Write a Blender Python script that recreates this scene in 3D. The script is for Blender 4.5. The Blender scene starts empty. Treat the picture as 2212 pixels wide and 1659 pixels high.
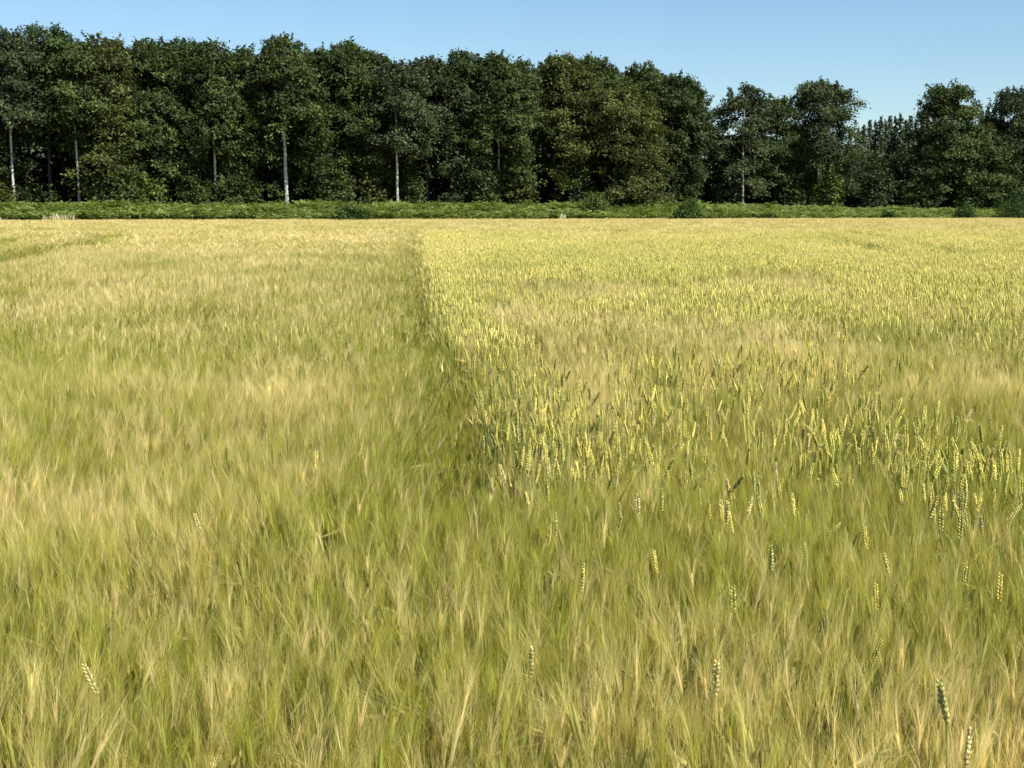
import bpy, math, random
import numpy as np

# ------------------------------------------------------------------ camera, sky, sun, exposure
scene = bpy.context.scene
C = scene.collection
CAM_H = 2.2
cam_data = bpy.data.cameras.new("camera")
cam_data.lens = 50.0
cam_data.sensor_width = 36.0
cam_data.clip_start = 0.05
cam_data.clip_end = 5000.0
cam = bpy.data.objects.new("camera", cam_data)
cam.location = (0.0, 0.0, CAM_H)
cam.rotation_euler = (math.radians(90.0 - 6.98), 0.0, 0.0)
C.objects.link(cam)
scene.camera = cam

SUN_EL = math.radians(48.0)
SUN_AZ = math.radians(128.0)          # clockwise from the view direction (+Y): right and a little behind
world = bpy.data.worlds.new("World")
scene.world = world
world.use_nodes = True
wn = world.node_tree
wn.nodes.clear()
w_out = wn.nodes.new("ShaderNodeOutputWorld")
w_bg = wn.nodes.new("ShaderNodeBackground")
w_sky = wn.nodes.new("ShaderNodeTexSky")
w_sky.sky_type = 'NISHITA'
w_sky.sun_disc = False
w_sky.sun_elevation = SUN_EL
w_sky.sun_rotation = SUN_AZ
w_sky.altitude = 0.0
w_sky.air_density = 1.0
w_sky.dust_density = 0.0
w_sky.ozone_density = 4.0
w_bg.inputs["Strength"].default_value = 0.095
w_mul = wn.nodes.new("ShaderNodeVectorMath")
w_mul.operation = 'MULTIPLY'
w_mul.inputs[1].default_value = (0.90, 0.97, 1.0)
wn.links.new(w_sky.outputs[0], w_mul.inputs[0])
wn.links.new(w_mul.outputs[0], w_bg.inputs["Color"])
wn.links.new(w_bg.outputs[0], w_out.inputs["Surface"])

sun_data = bpy.data.lights.new("sun", 'SUN')
sun_data.energy = 5.0
sun_data.angle = math.radians(0.53)
sun_data.color = (1.0, 0.955, 0.88)
sun = bpy.data.objects.new("sun", sun_data)
sx, sy, sz = (math.sin(SUN_AZ) * math.cos(SUN_EL), math.cos(SUN_AZ) * math.cos(SUN_EL), math.sin(SUN_EL))
from mathutils import Vector
sun.rotation_euler = Vector((-sx, -sy, -sz)).to_track_quat('-Z', 'Y').to_euler()
sun.location = (40, -30, 60)
C.objects.link(sun)

scene.view_settings.view_transform = 'Standard'
scene.view_settings.look = 'None'
scene.view_settings.gamma = 1.0
scene.view_settings.exposure = 0.48
scene.render.engine = 'CYCLES'
scene.cycles.max_bounces = 7
scene.cycles.diffuse_bounces = 4
scene.cycles.transmission_bounces = 5
scene.cycles.glossy_bounces = 2

# ------------------------------------------------------------------ layout of the place
# metres; camera over the origin looking along +Y.  PX: pixels of the 2212 px wide view per radian
PX, HORIZON = 3071.0, 453.0
FIELD_END = 203.0
SLANT = 0.33                                  # the wood's edge recedes to the right: y = y0 + SLANT * x


def at_edge(px, d0):
    """distance of the point seen at px on the line y = d0 + SLANT * x"""
    return d0 / (1.0 - SLANT * (px - 1106.0) / 3071.0)



def ground_z(x, y):
    """flat field, then a low bank that carries the bracken and the wood"""
    t = np.clip((np.asarray(y, float) - SLANT * np.asarray(x, float).clip(-200, 200) - 202.0) / 14.0, 0, 1)
    t = t * t * (3 - 2 * t)
    return 1.75 * t - 0.45 * t * np.clip((np.asarray(x, float) - 25) / 50.0, 0, 1)


def wheat_edge(y):
    """x of the drill line where the wheat begins"""
    return np.interp(y, [0, 7.6, 9.3, 12, 16.8, 21, 38.7, 62, 88, 120], [0.44, -0.03, -0.145, -0.30, -0.74, -1.12, -2.40, -3.86, -5.5, -7.4])


def fade(a, b, t):
    u = np.clip((t - a) / (b - a), 0, 1)
    return u * u * (3 - 2 * u)


class Noise:
    """smooth value noise on a wrapped lattice, 0..1"""

    def __init__(self, seed):
        self.g = np.random.default_rng(seed).random((256, 256))

    def __call__(self, x, y):
        xi, yi = np.floor(x).astype(int), np.floor(y).astype(int)
        fx, fy = x - xi, y - yi
        fx, fy = fx * fx * (3 - 2 * fx), fy * fy * (3 - 2 * fy)
        g = self.g
        a, b = g[xi % 256, yi % 256], g[(xi + 1) % 256, yi % 256]
        c, d = g[xi % 256, (yi + 1) % 256], g[(xi + 1) % 256, (yi + 1) % 256]
        return (a * (1 - fx) + b * fx) * (1 - fy) + (c * (1 - fx) + d * fx) * fy


N1, N2, N3, N4, N5 = (Noise(s) for s in (11, 12, 13, 14, 15))


# ------------------------------------------------------------------ mesh helpers
class Geo:
    """collects quads with two colours per vertex (col_a, col_b), builds one mesh"""

    def __init__(self):
        self.v, self.f, self.a, self.b, self.n = [], [], [], [], 0

    def add(self, V, F, a=(1, 1, 1), b=None):
        V = np.asarray(V, float).reshape(-1, 3)
        F = np.asarray(F, int).reshape(-1, 4)
        a = np.broadcast_to(np.asarray(a, float), (len(V), 3))
        b = a if b is None else np.broadcast_to(np.asarray(b, float), (len(V), 3))
        self.v.append(V)
        self.f.append(F + self.n)
        self.a.append(a)
        self.b.append(b)
        self.n += len(V)

    def mesh(self, name, mat, smooth=False):
        V = np.concatenate(self.v)
        F = np.concatenate(self.f)
        me = bpy.data.meshes.new(name)
        me.vertices.add(len(V))
        me.vertices.foreach_set("co", V.ravel())
        me.loops.add(F.size)
        me.loops.foreach_set("vertex_index", F.ravel())
        me.polygons.add(len(F))
        me.polygons.foreach_set("loop_start", np.arange(0, F.size, 4))
        me.polygons.foreach_set("loop_total", np.full(len(F), 4))
        if smooth:
            me.polygons.foreach_set("use_smooth", np.ones(len(F), bool))
        for nm, arr in (("col_a", self.a), ("col_b", self.b)):
            A = np.concatenate(arr)
            at = me.attributes.new(nm, 'FLOAT_COLOR', 'POINT')
            at.data.foreach_set("color", np.hstack([A, np.ones((len(A), 1))]).ravel())
        me.materials.append(mat)
        me.update()
        me.validate()
        return me

    def obj(self, name, mat, parent=None, smooth=False):
        o = bpy.data.objects.new(name, self.mesh(name, mat, smooth))
        C.objects.link(o)
        if parent is not None:
            o.parent = parent
        return o


def unit(v):
    return v / np.maximum(np.linalg.norm(v, axis=-1, keepdims=True), 1e-9)


def tube(g, P, R, sides=6, a=(1, 1, 1), b=None, cap=False):
    """tapered tube along the points P with radii R"""
    P = np.asarray(P, float)
    R = np.asarray(R, float)
    n = len(P)
    T = unit(np.gradient(P, axis=0))
    ref = np.where(np.abs(T[:, 2:3]) > 0.9, np.array([[1.0, 0, 0]]), np.array([[0, 0, 1.0]]))
    U = unit(np.cross(T, ref))
    W = np.cross(T, U)
    an = np.arange(sides) / sides * 2 * math.pi
    V = P[:, None] + R[:, None, None] * (U[:, None] * np.cos(an)[None, :, None] + W[:, None] * np.sin(an)[None, :, None])
    F = []
    for i in range(n - 1):
        for j in range(sides):
            k = (j + 1) % sides
            F.append((i * sides + j, i * sides + k, (i + 1) * sides + k, (i + 1) * sides + j))

    def spread(c):
        c = np.asarray(c, float)
        return np.repeat(c, sides, axis=0) if c.ndim == 2 else c
    g.add(V.reshape(-1, 3), F, spread(a), None if b is None else spread(b))


def ribbon(g, P, Wd, side, a=(1, 1, 1), b=None):
    """flat strip along P, half widths Wd, across direction side"""
    P = np.asarray(P, float)
    side = np.asarray(side, float)
    n = len(P)
    V = np.stack([P - side * np.asarray(Wd)[:, None], P + side * np.asarray(Wd)[:, None]], 1).reshape(-1, 3)
    F = [(2 * i, 2 * i + 1, 2 * i + 3, 2 * i + 2) for i in range(n - 1)]

    def spread(c):
        c = np.asarray(c, float)
        return np.repeat(c, 2, axis=0) if c.ndim == 2 else c
    g.add(V, F, spread(a), None if b is None else spread(b))


# ------------------------------------------------------------------ materials
def new_mat(name):
    m = bpy.data.materials.new(name)
    m.use_nodes = True
    m.node_tree.nodes.clear()
    return m, m.node_tree.nodes, m.node_tree.links


def plant_material(name, translucency, gloss, rough=0.45, instanced=True, tr_tint=(1.15, 1.1, 0.6)):
    """two vertex colours mixed by the plant's own ripeness; thin and partly translucent"""
    m, N, L = new_mat(name)
    out = N.new("ShaderNodeOutputMaterial")
    ca = N.new("ShaderNodeAttribute")
    ca.attribute_name = "col_a"
    col = ca.outputs["Color"]
    if instanced:
        cb = N.new("ShaderNodeAttribute")
        cb.attribute_name = "col_b"
        ti = N.new("ShaderNodeAttribute")
        ti.attribute_type = 'INSTANCER'
        ti.attribute_name = "tint"
        mx = N.new("ShaderNodeMix")
        mx.data_type = 'RGBA'
        L.new(ti.outputs["Fac"], mx.inputs["Factor"])
        L.new(ca.outputs["Color"], mx.inputs["A"])
        L.new(cb.outputs["Color"], mx.inputs["B"])
        col = mx.outputs["Result"]
    nz = N.new("ShaderNodeTexNoise")
    geo = N.new("ShaderNodeNewGeometry")
    nz.inputs["Scale"].default_value = 9.0 if instanced else 0.9
    nz.inputs["Detail"].default_value = 3.0
    L.new(geo.outputs["Position"], nz.inputs["Vector"])
    mr = N.new("ShaderNodeMapRange")
    mr.inputs["From Min"].default_value = 0.3
    mr.inputs["From Max"].default_value = 0.7
    mr.inputs["To Min"].default_value = 0.82
    mr.inputs["To Max"].default_value = 1.18
    L.new(nz.outputs["Fac"], mr.inputs["Value"])
    ml = N.new("ShaderNodeVectorMath")
    ml.operation = 'SCALE'
    L.new(col, ml.inputs[0])
    L.new(mr.outputs["Result"], ml.inputs["Scale"])
    df = N.new("ShaderNodeBsdfDiffuse")
    tr = N.new("ShaderNodeBsdfTranslucent")
    tm = N.new("ShaderNodeVectorMath")
    tm.operation = 'MULTIPLY'
    tm.inputs[1].default_value = tr_tint
    L.new(ml.outputs[0], df.inputs["Color"])
    L.new(ml.outputs[0], tm.inputs[0])
    L.new(tm.outputs[0], tr.inputs["Color"])
    m1 = N.new("ShaderNodeMixShader")
    m1.inputs[0].default_value = translucency
    L.new(df.outputs[0], m1.inputs[1])
    L.new(tr.outputs[0], m1.inputs[2])
    gl = N.new("ShaderNodeBsdfGlossy")
    gl.inputs["Roughness"].default_value = rough
    gl.inputs["Color"].default_value = (1, 1, 1, 1)
    m2 = N.new("ShaderNodeMixShader")
    m2.inputs[0].default_value = gloss
    L.new(m1.outputs[0], m2.inputs[1])
    L.new(gl.outputs[0], m2.inputs[2])
    L.new(m2.outputs[0], out.inputs["Surface"])
    return m


def noise_material(name, stops, scale, detail=6.0, rough=0.9, bump=0.3, stretch=(1, 1, 1), bump_scale=None):
    m, N, L = new_mat(name)
    out = N.new("ShaderNodeOutputMaterial")
    bs = N.new("ShaderNodeBsdfPrincipled")
    bs.inputs["Roughness"].default_value = rough
    bs.inputs["Specular IOR Level"].default_value = 0.2
    tc = N.new("ShaderNodeTexCoord")
    mp = N.new("ShaderNodeMapping")
    mp.inputs["Scale"].default_value = stretch
    nz = N.new("ShaderNodeTexNoise")
    nz.inputs["Scale"].default_value = scale
    nz.inputs["Detail"].default_value = detail
    rp = N.new("ShaderNodeValToRGB")
    el = rp.color_ramp.elements
    el[0].position, el[0].color = stops[0][0], (*stops[0][1], 1)
    el[1].position, el[1].color = stops[-1][0], (*stops[-1][1], 1)
    for p, c in stops[1:-1]:
        e = el.new(p)
        e.color = (*c, 1)
    bp = N.new("ShaderNodeBump")
    bp.inputs["Strength"].default_value = bump
    L.new(tc.outputs["Object"], mp.inputs["Vector"])
    L.new(mp.outputs[0], nz.inputs["Vector"])
    L.new(nz.outputs["Fac"], rp.inputs["Fac"])
    L.new(rp.outputs["Color"], bs.inputs["Base Color"])
    L.new(nz.outputs["Fac"], bp.inputs["Height"])
    L.new(bp.outputs[0], bs.inputs["Normal"])
    L.new(bs.outputs[0], out.inputs["Surface"])
    return m


M_barley = plant_material("barley_straw", 0.36, 0.03, 0.4)
M_wheat = plant_material("wheat_straw", 0.25, 0.02, 0.45)
M_wheat_single = plant_material("wheat_plant_skin", 0.25, 0.02, 0.45, instanced=False)
M_leaf = plant_material("tree_leaf", 0.25, 0.012, 0.6, instanced=False, tr_tint=(1.1, 1.25, 0.5))
M_fern = plant_material("fern_leaf", 0.28, 0.03, 0.5)
M_bark = noise_material("grey_beech_bark", [(0.30, (0.26, 0.25, 0.21)), (0.48, (0.54, 0.51, 0.45)), (0.72, (0.74, 0.71, 0.63))], 1.1, 6, 0.85, 0.35, (1, 1, 0.55))
M_bark_dark = noise_material("dark_bark", [(0.30, (0.035, 0.03, 0.025)), (0.7, (0.12, 0.105, 0.085))], 2.5, 6, 0.9, 0.5, (1, 1, 0.3))
M_ground = noise_material("field_soil", [(0.30, (0.055, 0.042, 0.025)), (0.55, (0.10, 0.08, 0.045)), (0.75, (0.15, 0.12, 0.06))], 1.7, 9, 0.95, 0.6)


# ------------------------------------------------------------------ tags
def tag(o, label=None, cat=None, group=None, kind=None):
    if label:
        o["label"] = label
    if cat:
        o["category"] = cat
    if group:
        o["group"] = group
    if kind:
        o["kind"] = kind
    return o


def empty(name, loc, label, cat, group=None, rz=0.0):
    o = bpy.data.objects.new(name, None)
    o.empty_display_size = 0.3
    o.location = loc
    o.rotation_euler = (0, 0, rz)
    C.objects.link(o)
    return tag(o, label, cat, group)


# ------------------------------------------------------------------ ground
def build_ground():
    xs = np.concatenate([[-2500, -900, -300], np.linspace(-140, 140, 57), [300, 900, 2500]])
    ys = np.concatenate([[-600, -150, -30], np.linspace(0, 120, 25), np.linspace(121, 202, 60), np.linspace(203, 330, 90), [360, 450, 600, 1500, 3500]])
    X, Y = np.meshgrid(xs, ys)
    Z = ground_z(X, Y)
    Z = Z + np.where(Y - SLANT * X < 200, 0.03 * (N1(X * 0.2 + 99, Y * 0.2 + 99) - 0.5), 0)
    V = np.stack([X, Y, Z], -1).reshape(-1, 3)
    w = len(xs)
    F = [(j * w + i, j * w + i + 1, (j + 1) * w + i + 1, (j + 1) * w + i) for j in range(len(ys) - 1) for i in range(w - 1)]
    g = Geo()
    g.add(V, F)
    tag(g.obj("ground", M_ground), kind="structure")


build_ground()

# ------------------------------------------------------------------ scattering of crop clumps (stuff only)
def scatter(name, protos, P, rot, scl, tint, vi):
    """one object: a cloud of points that carries the clump meshes"""
    me = bpy.data.meshes.new(name)
    n = len(P)
    me.vertices.add(n)
    me.vertices.foreach_set("co", np.asarray(P, float).ravel())
    for nm, ty, arr, key in (("rot", 'FLOAT_VECTOR', rot, "vector"), ("scl", 'FLOAT_VECTOR', scl, "vector"),
                             ("tint", 'FLOAT', tint, "value"), ("vi", 'INT', vi, "value")):
        at = me.attributes.new(nm, ty, 'POINT')
        at.data.foreach_set(key, np.asarray(arr).ravel())
    o = bpy.data.objects.new(name, me)
    C.objects.link(o)
    ng = bpy.data.node_groups.new(name + "_plants", 'GeometryNodeTree')
    ng.interface.new_socket("Geometry", in_out='INPUT', socket_type='NodeSocketGeometry')
    ng.interface.new_socket("Geometry", in_out='OUTPUT', socket_type='NodeSocketGeometry')
    N, L = ng.nodes, ng.links
    gi, go = N.new("NodeGroupInput"), N.new("NodeGroupOutput")

    def named(nm, ty):
        x = N.new("GeometryNodeInputNamedAttribute")
        x.data_type = ty
        x.inputs["Name"].default_value = nm
        return x.outputs["Attribute"]
    e2r = N.new("FunctionNodeEulerToRotation")
    L.new(named("rot", 'FLOAT_VECTOR'), e2r.inputs[0])
    s_ = named("scl", 'FLOAT_VECTOR')
    v_ = named("vi", 'INT')
    jn = N.new("GeometryNodeJoinGeometry")
    for k, po in enumerate(protos):
        oi = N.new("GeometryNodeObjectInfo")
        oi.inputs["Object"].default_value = po
        oi.inputs["As Instance"].default_value = False
        ti = N.new("GeometryNodeGeometryToInstance")
        L.new(oi.outputs["Geometry"], ti.inputs[0])
        eq = N.new("FunctionNodeCompare")
        eq.data_type = 'INT'
        eq.operation = 'EQUAL'
        L.new(v_, eq.inputs[2])
        eq.inputs[3].default_value = k
        ip = N.new("GeometryNodeInstanceOnPoints")
        L.new(gi.outputs[0], ip.inputs["Points"])
        L.new(eq.outputs[0], ip.inputs["Selection"])
        L.new(oi.outputs["Geometry"], ip.inputs["Instance"])
        L.new(e2r.outputs[0], ip.inputs["Rotation"])
        L.new(s_, ip.inputs["Scale"])
        L.new(ip.outputs[0], jn.inputs[0])
    L.new(jn.outputs[0], go.inputs[0])
    md = o.modifiers.new("plants", 'NODES')
    md.node_group = ng
    return o


def proto(g, name, mat):
    """a clump mesh kept out of the scene itself"""
    return bpy.data.objects.new(name, g.mesh(name, mat))


# colours: a = still green, b = ripe
AWN_A, AWN_B = (0.395, 0.395, 0.038), (0.92, 0.755, 0.35)
EAR_A, EAR_B = (0.38, 0.40, 0.07), (0.76, 0.64, 0.30)
STEM_A, STEM_B = (0.20, 0.26, 0.028), (0.50, 0.43, 0.12)
LEAF_A, LEAF_B = (0.14, 0.205, 0.028), (0.32, 0.30, 0.065)
LOW = np.array((0.55, 0.60, 0.5))


def own_ripeness(rng):
    """a stalk may be bleached or still green whatever its neighbours are"""
    C8 = [np.array(c) for c in (AWN_A, AWN_B, EAR_A, EAR_B, STEM_A, STEM_B, LEAF_A, LEAF_B)]
    u = rng.random()
    for q in range(0, 8, 2):
        a, b = C8[q], C8[q + 1]
        if u < 0.06:
            C8[q], C8[q + 1] = (b * 1.02).clip(0, 0.95), (b * 1.08).clip(0, 0.95)
        elif u < 0.24:
            C8[q], C8[q + 1] = a * 0.92, a
        else:
            m = rng.uniform(0.0, 0.3)
            C8[q], C8[q + 1] = a * (1 - m) + b * m, b
    return C8


def barley_tiller(g, rng, x, y, awns, awn_w, detail):
    AWN_A, AWN_B, EAR_A, EAR_B, STEM_A, STEM_B, LEAF_A, LEAF_B = own_ripeness(rng)
    h = rng.normal(0.60, 0.05)
    lean = rng.normal(0, 0.09, 2) + np.array((0.02, 0))
    z = np.array([0.05, 0.3, 0.48, 1.0]) * h if detail else np.array([0.35, 1.0]) * h
    sway = (z / h) ** 2
    P = np.stack([x + lean[0] * sway * 0.8, y + lean[1] * sway * 0.8, z], -1)
    k = rng.uniform(0.75, 1.2)
    t = np.clip(z / h, 0, 1)[:, None]
    ca = k * (np.array(LEAF_A) * (1 - t) + np.array(STEM_A) * t)
    cb = k * (np.array(STEM_A) * (1 - t) + np.array(STEM_B) * t)
    ang = rng.uniform(0, math.pi)
    if detail:
        tube(g, P, np.full(len(P), 0.0016), 3, ca, cb)
    else:
        ribbon(g, P, np.full(len(P), 0.003), (1, 0, 0), ca, cb)
    tip = P[-1]
    d = unit(np.array([lean[0] * 1.6 + rng.normal(0, 0.12), lean[1] * 1.6 + rng.normal(0, 0.12), 1.0]))
    if rng.random() < 0.07:
        d = unit(d + np.array([rng.normal(0, 0.9), rng.normal(0, 0.9), -0.2]))
    el = rng.uniform(0.06, 0.09)
    s1 = unit(np.cross(d, np.array([math.cos(ang), math.sin(ang), 0.1])))
    s2 = np.cross(d, s1)
    k = rng.uniform(0.8, 1.2)
    ea, eb = k * np.array(EAR_A), k * np.array(EAR_B)
    # ear: flattened spindle of grains
    tt = np.array([0, 0.15, 0.45, 0.75, 1.0])
    rr = np.array([0.25, 0.9, 1.0, 0.75, 0.25]) * 0.0062
    if not detail:
        tt, rr = np.array([0, 0.35, 1.0]), np.array([0.3, 1.0, 0.3]) * 0.010
    V, F = [], []
    for i, (a_, r_) in enumerate(zip(tt, rr)):
        c = tip + d * el * a_
        V += [c + s1 * r_, c + s2 * r_ * 0.55, c - s1 * r_, c - s2 * r_ * 0.55]
        if i:
            for j in range(4):
                q = (j + 1) % 4
                F.append((4 * (i - 1) + j, 4 * (i - 1) + q, 4 * i + q, 4 * i + j))
    g.add(V, F, ea, eb)
    # awns
    aa, ab = k * np.array(AWN_A), k * np.array(AWN_B)
    for i in range(awns):
        t0 = (i + 0.5) / awns
        sd = 1 if i % 2 else -1
        base = tip + d * el * (t0 * 0.95) + s1 * sd * 0.004
        dv = unit(d + s1 * sd * rng.uniform(0.03, 0.22) + s2 * rng.normal(0, 0.09) + rng.normal(0, 0.035, 3))
        ln = rng.uniform(0.10, 0.15)
        mid = base + dv * ln * 0.5
        end = base + dv * ln + s1 * sd * ln * rng.uniform(0.0, 0.16) + np.array([0, 0, -0.01])
        across = unit(np.cross(dv, rng.normal(0, 1, 3)))
        v = rng.uniform(0.8, 1.25)
        ribbon(g, [base, mid, end], np.array([1.0, 0.75, 0.2]) * awn_w, across, aa * v, ab * v)
    # leaf
    for q in range(2 if detail else 1):
        if rng.random() < 0.75:
            zi = h * rng.uniform(0.3, 0.72)
            f = rng.uniform(0, 2 * math.pi)
            o = np.array([math.cos(f), math.sin(f), 0])
            b0 = np.array([x + lean[0] * (zi / h) ** 2, y + lean[1] * (zi / h) ** 2, zi])
            ln = rng.uniform(0.10, 0.17)
            pts = [b0, b0 + o * ln * 0.35 + np.array([0, 0, ln * 0.5]), b0 + o * ln * 0.75 + np.array([0, 0, ln * 0.55]), b0 + o * ln + np.array([0, 0, ln * 0.2])]
            wd = np.array([0.7, 1.0, 0.75, 0.1]) * (0.0045 if detail else 0.007)
            c = rng.uniform(0.8, 1.3)
            ribbon(g, pts, wd, np.array([-o[1], o[0], 0.2]), c * np.array(LEAF_A), c * np.array(LEAF_B))


def wheat_ear(g, rng, tip, d, el, wd, detail, ca, cb):
    f = rng.uniform(0, math.pi)
    s1 = unit(np.cross(d, np.array([math.cos(f), math.sin(f), 0.1])))
    s2 = np.cross(d, s1)
    if detail:
        n = int(rng.integers(16, 21))
        for i in range(n):
            t0 = i / n
            sd = 1 if i % 2 else -1
            env = 0.62 + 0.38 * math.sin(math.pi * min(1, t0 * 0.9 + 0.12))
            for lat in (-1, 1):
                base = tip + d * el * t0 + s1 * sd * wd * 0.12 * env
                ax = unit(d + s1 * sd * 0.38 + s2 * lat * 0.28 + rng.normal(0, 0.13, 3))
                u = unit(np.cross(ax, s2))
                w = np.cross(ax, u)
                ln = el / n * 2.7 * env
                V, F = [], []
                for k, (a_, r_) in enumerate(((0.0, 0.35), (0.35, 1.0), (0.7, 0.75), (1.0, 0.12))):
                    c = base + ax * ln * a_
                    r = r_ * wd * 0.25 * env
                    V += [c + u * r, c + w * r, c - u * r, c - w * r]
                    if k:
                        for j in range(4):
                            q = (j + 1) % 4
                            F.append((4 * (k - 1) + j, 4 * (k - 1) + q, 4 * k + q, 4 * k + j))
                v = rng.uniform(0.65, 1.25) * np.array([1.0, rng.uniform(0.9, 1.04), rng.uniform(0.75, 1.15)])
                g.add(V, F, v * np.asarray(ca), v * np.asarray(cb))
    else:
        n = 7
        V, F = [], []
        for i in range(n):
            t0 = i / (n - 1)
            r = wd * 0.5 * (0.35 + 0.65 * math.sin(math.pi * min(1, t0 * 0.85 + 0.12))) * (1.0 if i % 2 else 0.62)
            c = tip + d * el * t0
            V += [c + s1 * r, c + s2 * r * 0.8, c - s1 * r, c - s2 * r * 0.8]
            if i:
                for j in range(4):
                    q = (j + 1) % 4
                    F.append((4 * (i - 1) + j, 4 * (i - 1) + q, 4 * i + q, 4 * i + j))
        g.add(V, F, ca, cb)


W_EAR_A, W_EAR_B = np.array((0.66, 0.63, 0.15)), np.array((0.93, 0.81, 0.27))
W_STEM_A, W_STEM_B = np.array((0.36, 0.39, 0.09)), np.array((0.58, 0.53, 0.15))
W_LEAF_A, W_LEAF_B = np.array((0.17, 0.225, 0.05)), np.array((0.30, 0.31, 0.065))


def wheat_tiller(g, rng, x, y, detail, fat=1.0):
    h = rng.normal(0.74, 0.05)
    lean = rng.normal(0, 0.06, 2)
    z = np.array([0.05, 0.5, 1.0]) * h
    P = np.stack([x + lean[0] * (z / h) ** 2, y + lean[1] * (z / h) ** 2, z], -1)
    k = rng.uniform(0.8, 1.2)
    ribbon(g, P, np.full(3, 0.0028 * fat), (1, 0, 0), k * W_STEM_A, k * W_STEM_B)
    d = unit(np.array([lean[0] * 2 + rng.normal(0, 0.16), lean[1] * 2 + rng.normal(0, 0.16), 1.0]))
    k = rng.uniform(0.75, 1.25)
    wheat_ear(g, rng, P[-1], d, rng.uniform(0.075, 0.10), 0.0165 * fat, detail, k * W_EAR_A, k * W_EAR_B)
    for q in range(1):
        zi = h * rng.uniform(0.35, 0.8)
        f = rng.uniform(0, 2 * math.pi)
        o = np.array([math.cos(f), math.sin(f), 0])
        b0 = np.array([x + lean[0] * (zi / h) ** 2, y + lean[1] * (zi / h) ** 2, zi])
        ln = rng.uniform(0.08, 0.14)
        pts = [b0, b0 + o * ln * 0.3 + np.array([0, 0, ln * 0.55]), b0 + o * ln * 0.7 + np.array([0, 0, ln * 0.55]), b0 + o * ln * 1.0 + np.array([0, 0, ln * 0.15])]
        c = rng.uniform(0.8, 1.3)
        ribbon(g, pts, np.array([0.7, 1.0, 0.75, 0.1]) * 0.007 * fat, np.array([-o[1], o[0], 0.2]), c * W_LEAF_A, c * W_LEAF_B)


def far_clump(rng, kind, n, r, seedmix):
    g = Geo()
    for _ in range(n):
        a, q = rng.uniform(0, 2 * math.pi), r * math.sqrt(rng.random())
        x, y = q * math.cos(a), q * math.sin(a)
        if kind == 'barley':
            # stem, ear and a fan of awns as three crossed blades
            h = rng.normal(0.58, 0.06)
            AWN_A, AWN_B, _e, _f, STEM_A, STEM_B, _g, _h = own_ripeness(rng)
            k = rng.uniform(0.75, 1.2)
            lean = rng.normal(0, 0.10, 2)
            f = rng.uniform(0, math.pi)
            ribbon(g, [(x, y, 0.2), (x + lean[0] * .5, y + lean[1] * .5, h)], [0.012, 0.006], (math.cos(f), math.sin(f), 0), k * np.array(STEM_A), k * np.array(STEM_B))
            for q in range(3):
                dx, dy = lean + rng.normal(0, 0.05, 2)
                f = rng.uniform(0, math.pi)
                v = k * rng.uniform(0.8, 1.2)
                b0 = np.array((x + lean[0] * .5, y + lean[1] * .5, h))
                ribbon(g, [b0, b0 + np.array((dx * .6, dy * .6, 0.1)), b0 + np.array((dx * 1.6, dy * 1.6, rng.uniform(0.17, 0.23)))], [0.007, 0.007, 0.001],
                       (math.cos(f), math.sin(f), 0), v * np.array(AWN_A), v * np.array(AWN_B))
        else:
            wheat_tiller(g, rng, x, y, seedmix == 'near', 1.15 if seedmix == 'near' else 1.25)
    return g


def make_crop_protos():
    rng = np.random.default_rng(5)
    B, W = [], []
    for i in range(14):                       # near barley, 8 tillers
        g = Geo()
        for _ in range(8):
            a, q = rng.uniform(0, 2 * math.pi), 0.12 * math.sqrt(rng.random())
            barley_tiller(g, rng, q * math.cos(a), q * math.sin(a), 30, 0.00037, True)
        B.append(proto(g, "barley_clump_near", M_barley))
    for i in range(12):                       # middle distance, 14 tillers
        g = Geo()
        for _ in range(14):
            a, q = rng.uniform(0, 2 * math.pi), 0.22 * math.sqrt(rng.random())
            barley_tiller(g, rng, q * math.cos(a), q * math.sin(a), 11, 0.0012, False)
        B.append(proto(g, "barley_clump_middle", M_barley))
    for i in range(10):                       # far, 46 tillers
        B.append(proto(far_clump(rng, 'barley', 46, 0.5, i), "barley_clump_far", M_barley))
    for i in range(8):
        W.append(proto(far_clump(rng, 'wheat', 15, 0.24, i), "wheat_clump_middle", M_wheat))
    for i in range(8):
        W.append(proto(far_clump(rng, 'wheat', 40, 0.5, i), "wheat_clump_far", M_wheat))
    for i in range(6):
        W.append(proto(far_clump(rng, 'wheat', 9, 0.22, 'near'), "wheat_clump_near", M_wheat))
    return B, W


TRAM = [((-16.0, 45.0), (-22.4, 84.0)), ((-19.6, 45.0), (-26.4, 84.0)), ((12.4, 46.0), (19.0, 90.0)), ((14.6, 46.0), (21.2, 90.0))]


def tram_distance(x, y):
    d = np.full(x.shape, 99.0)
    for (ax, ay), (bx, by) in TRAM:
        L2 = (bx - ax) ** 2 + (by - ay) ** 2
        t = np.clip(((x - ax) * (bx - ax) + (y - ay) * (by - ay)) / L2, -0.25 if ax < 0 else 0, 1.0)
        d = np.minimum(d, np.hypot(x - ax - t * (bx - ax), y - ay - t * (by - ay)))
    return d


CLUMPS = [(0.28, 8.3, 0.34, 1.1, 0.72), (2.4, 8.0, 0.55, 0.8, 0.5), (2.05, 6.3, 0.35, 0.6, 0.4), (0.95, 8.8, 0.3, 0.6, 0.4)]


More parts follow.
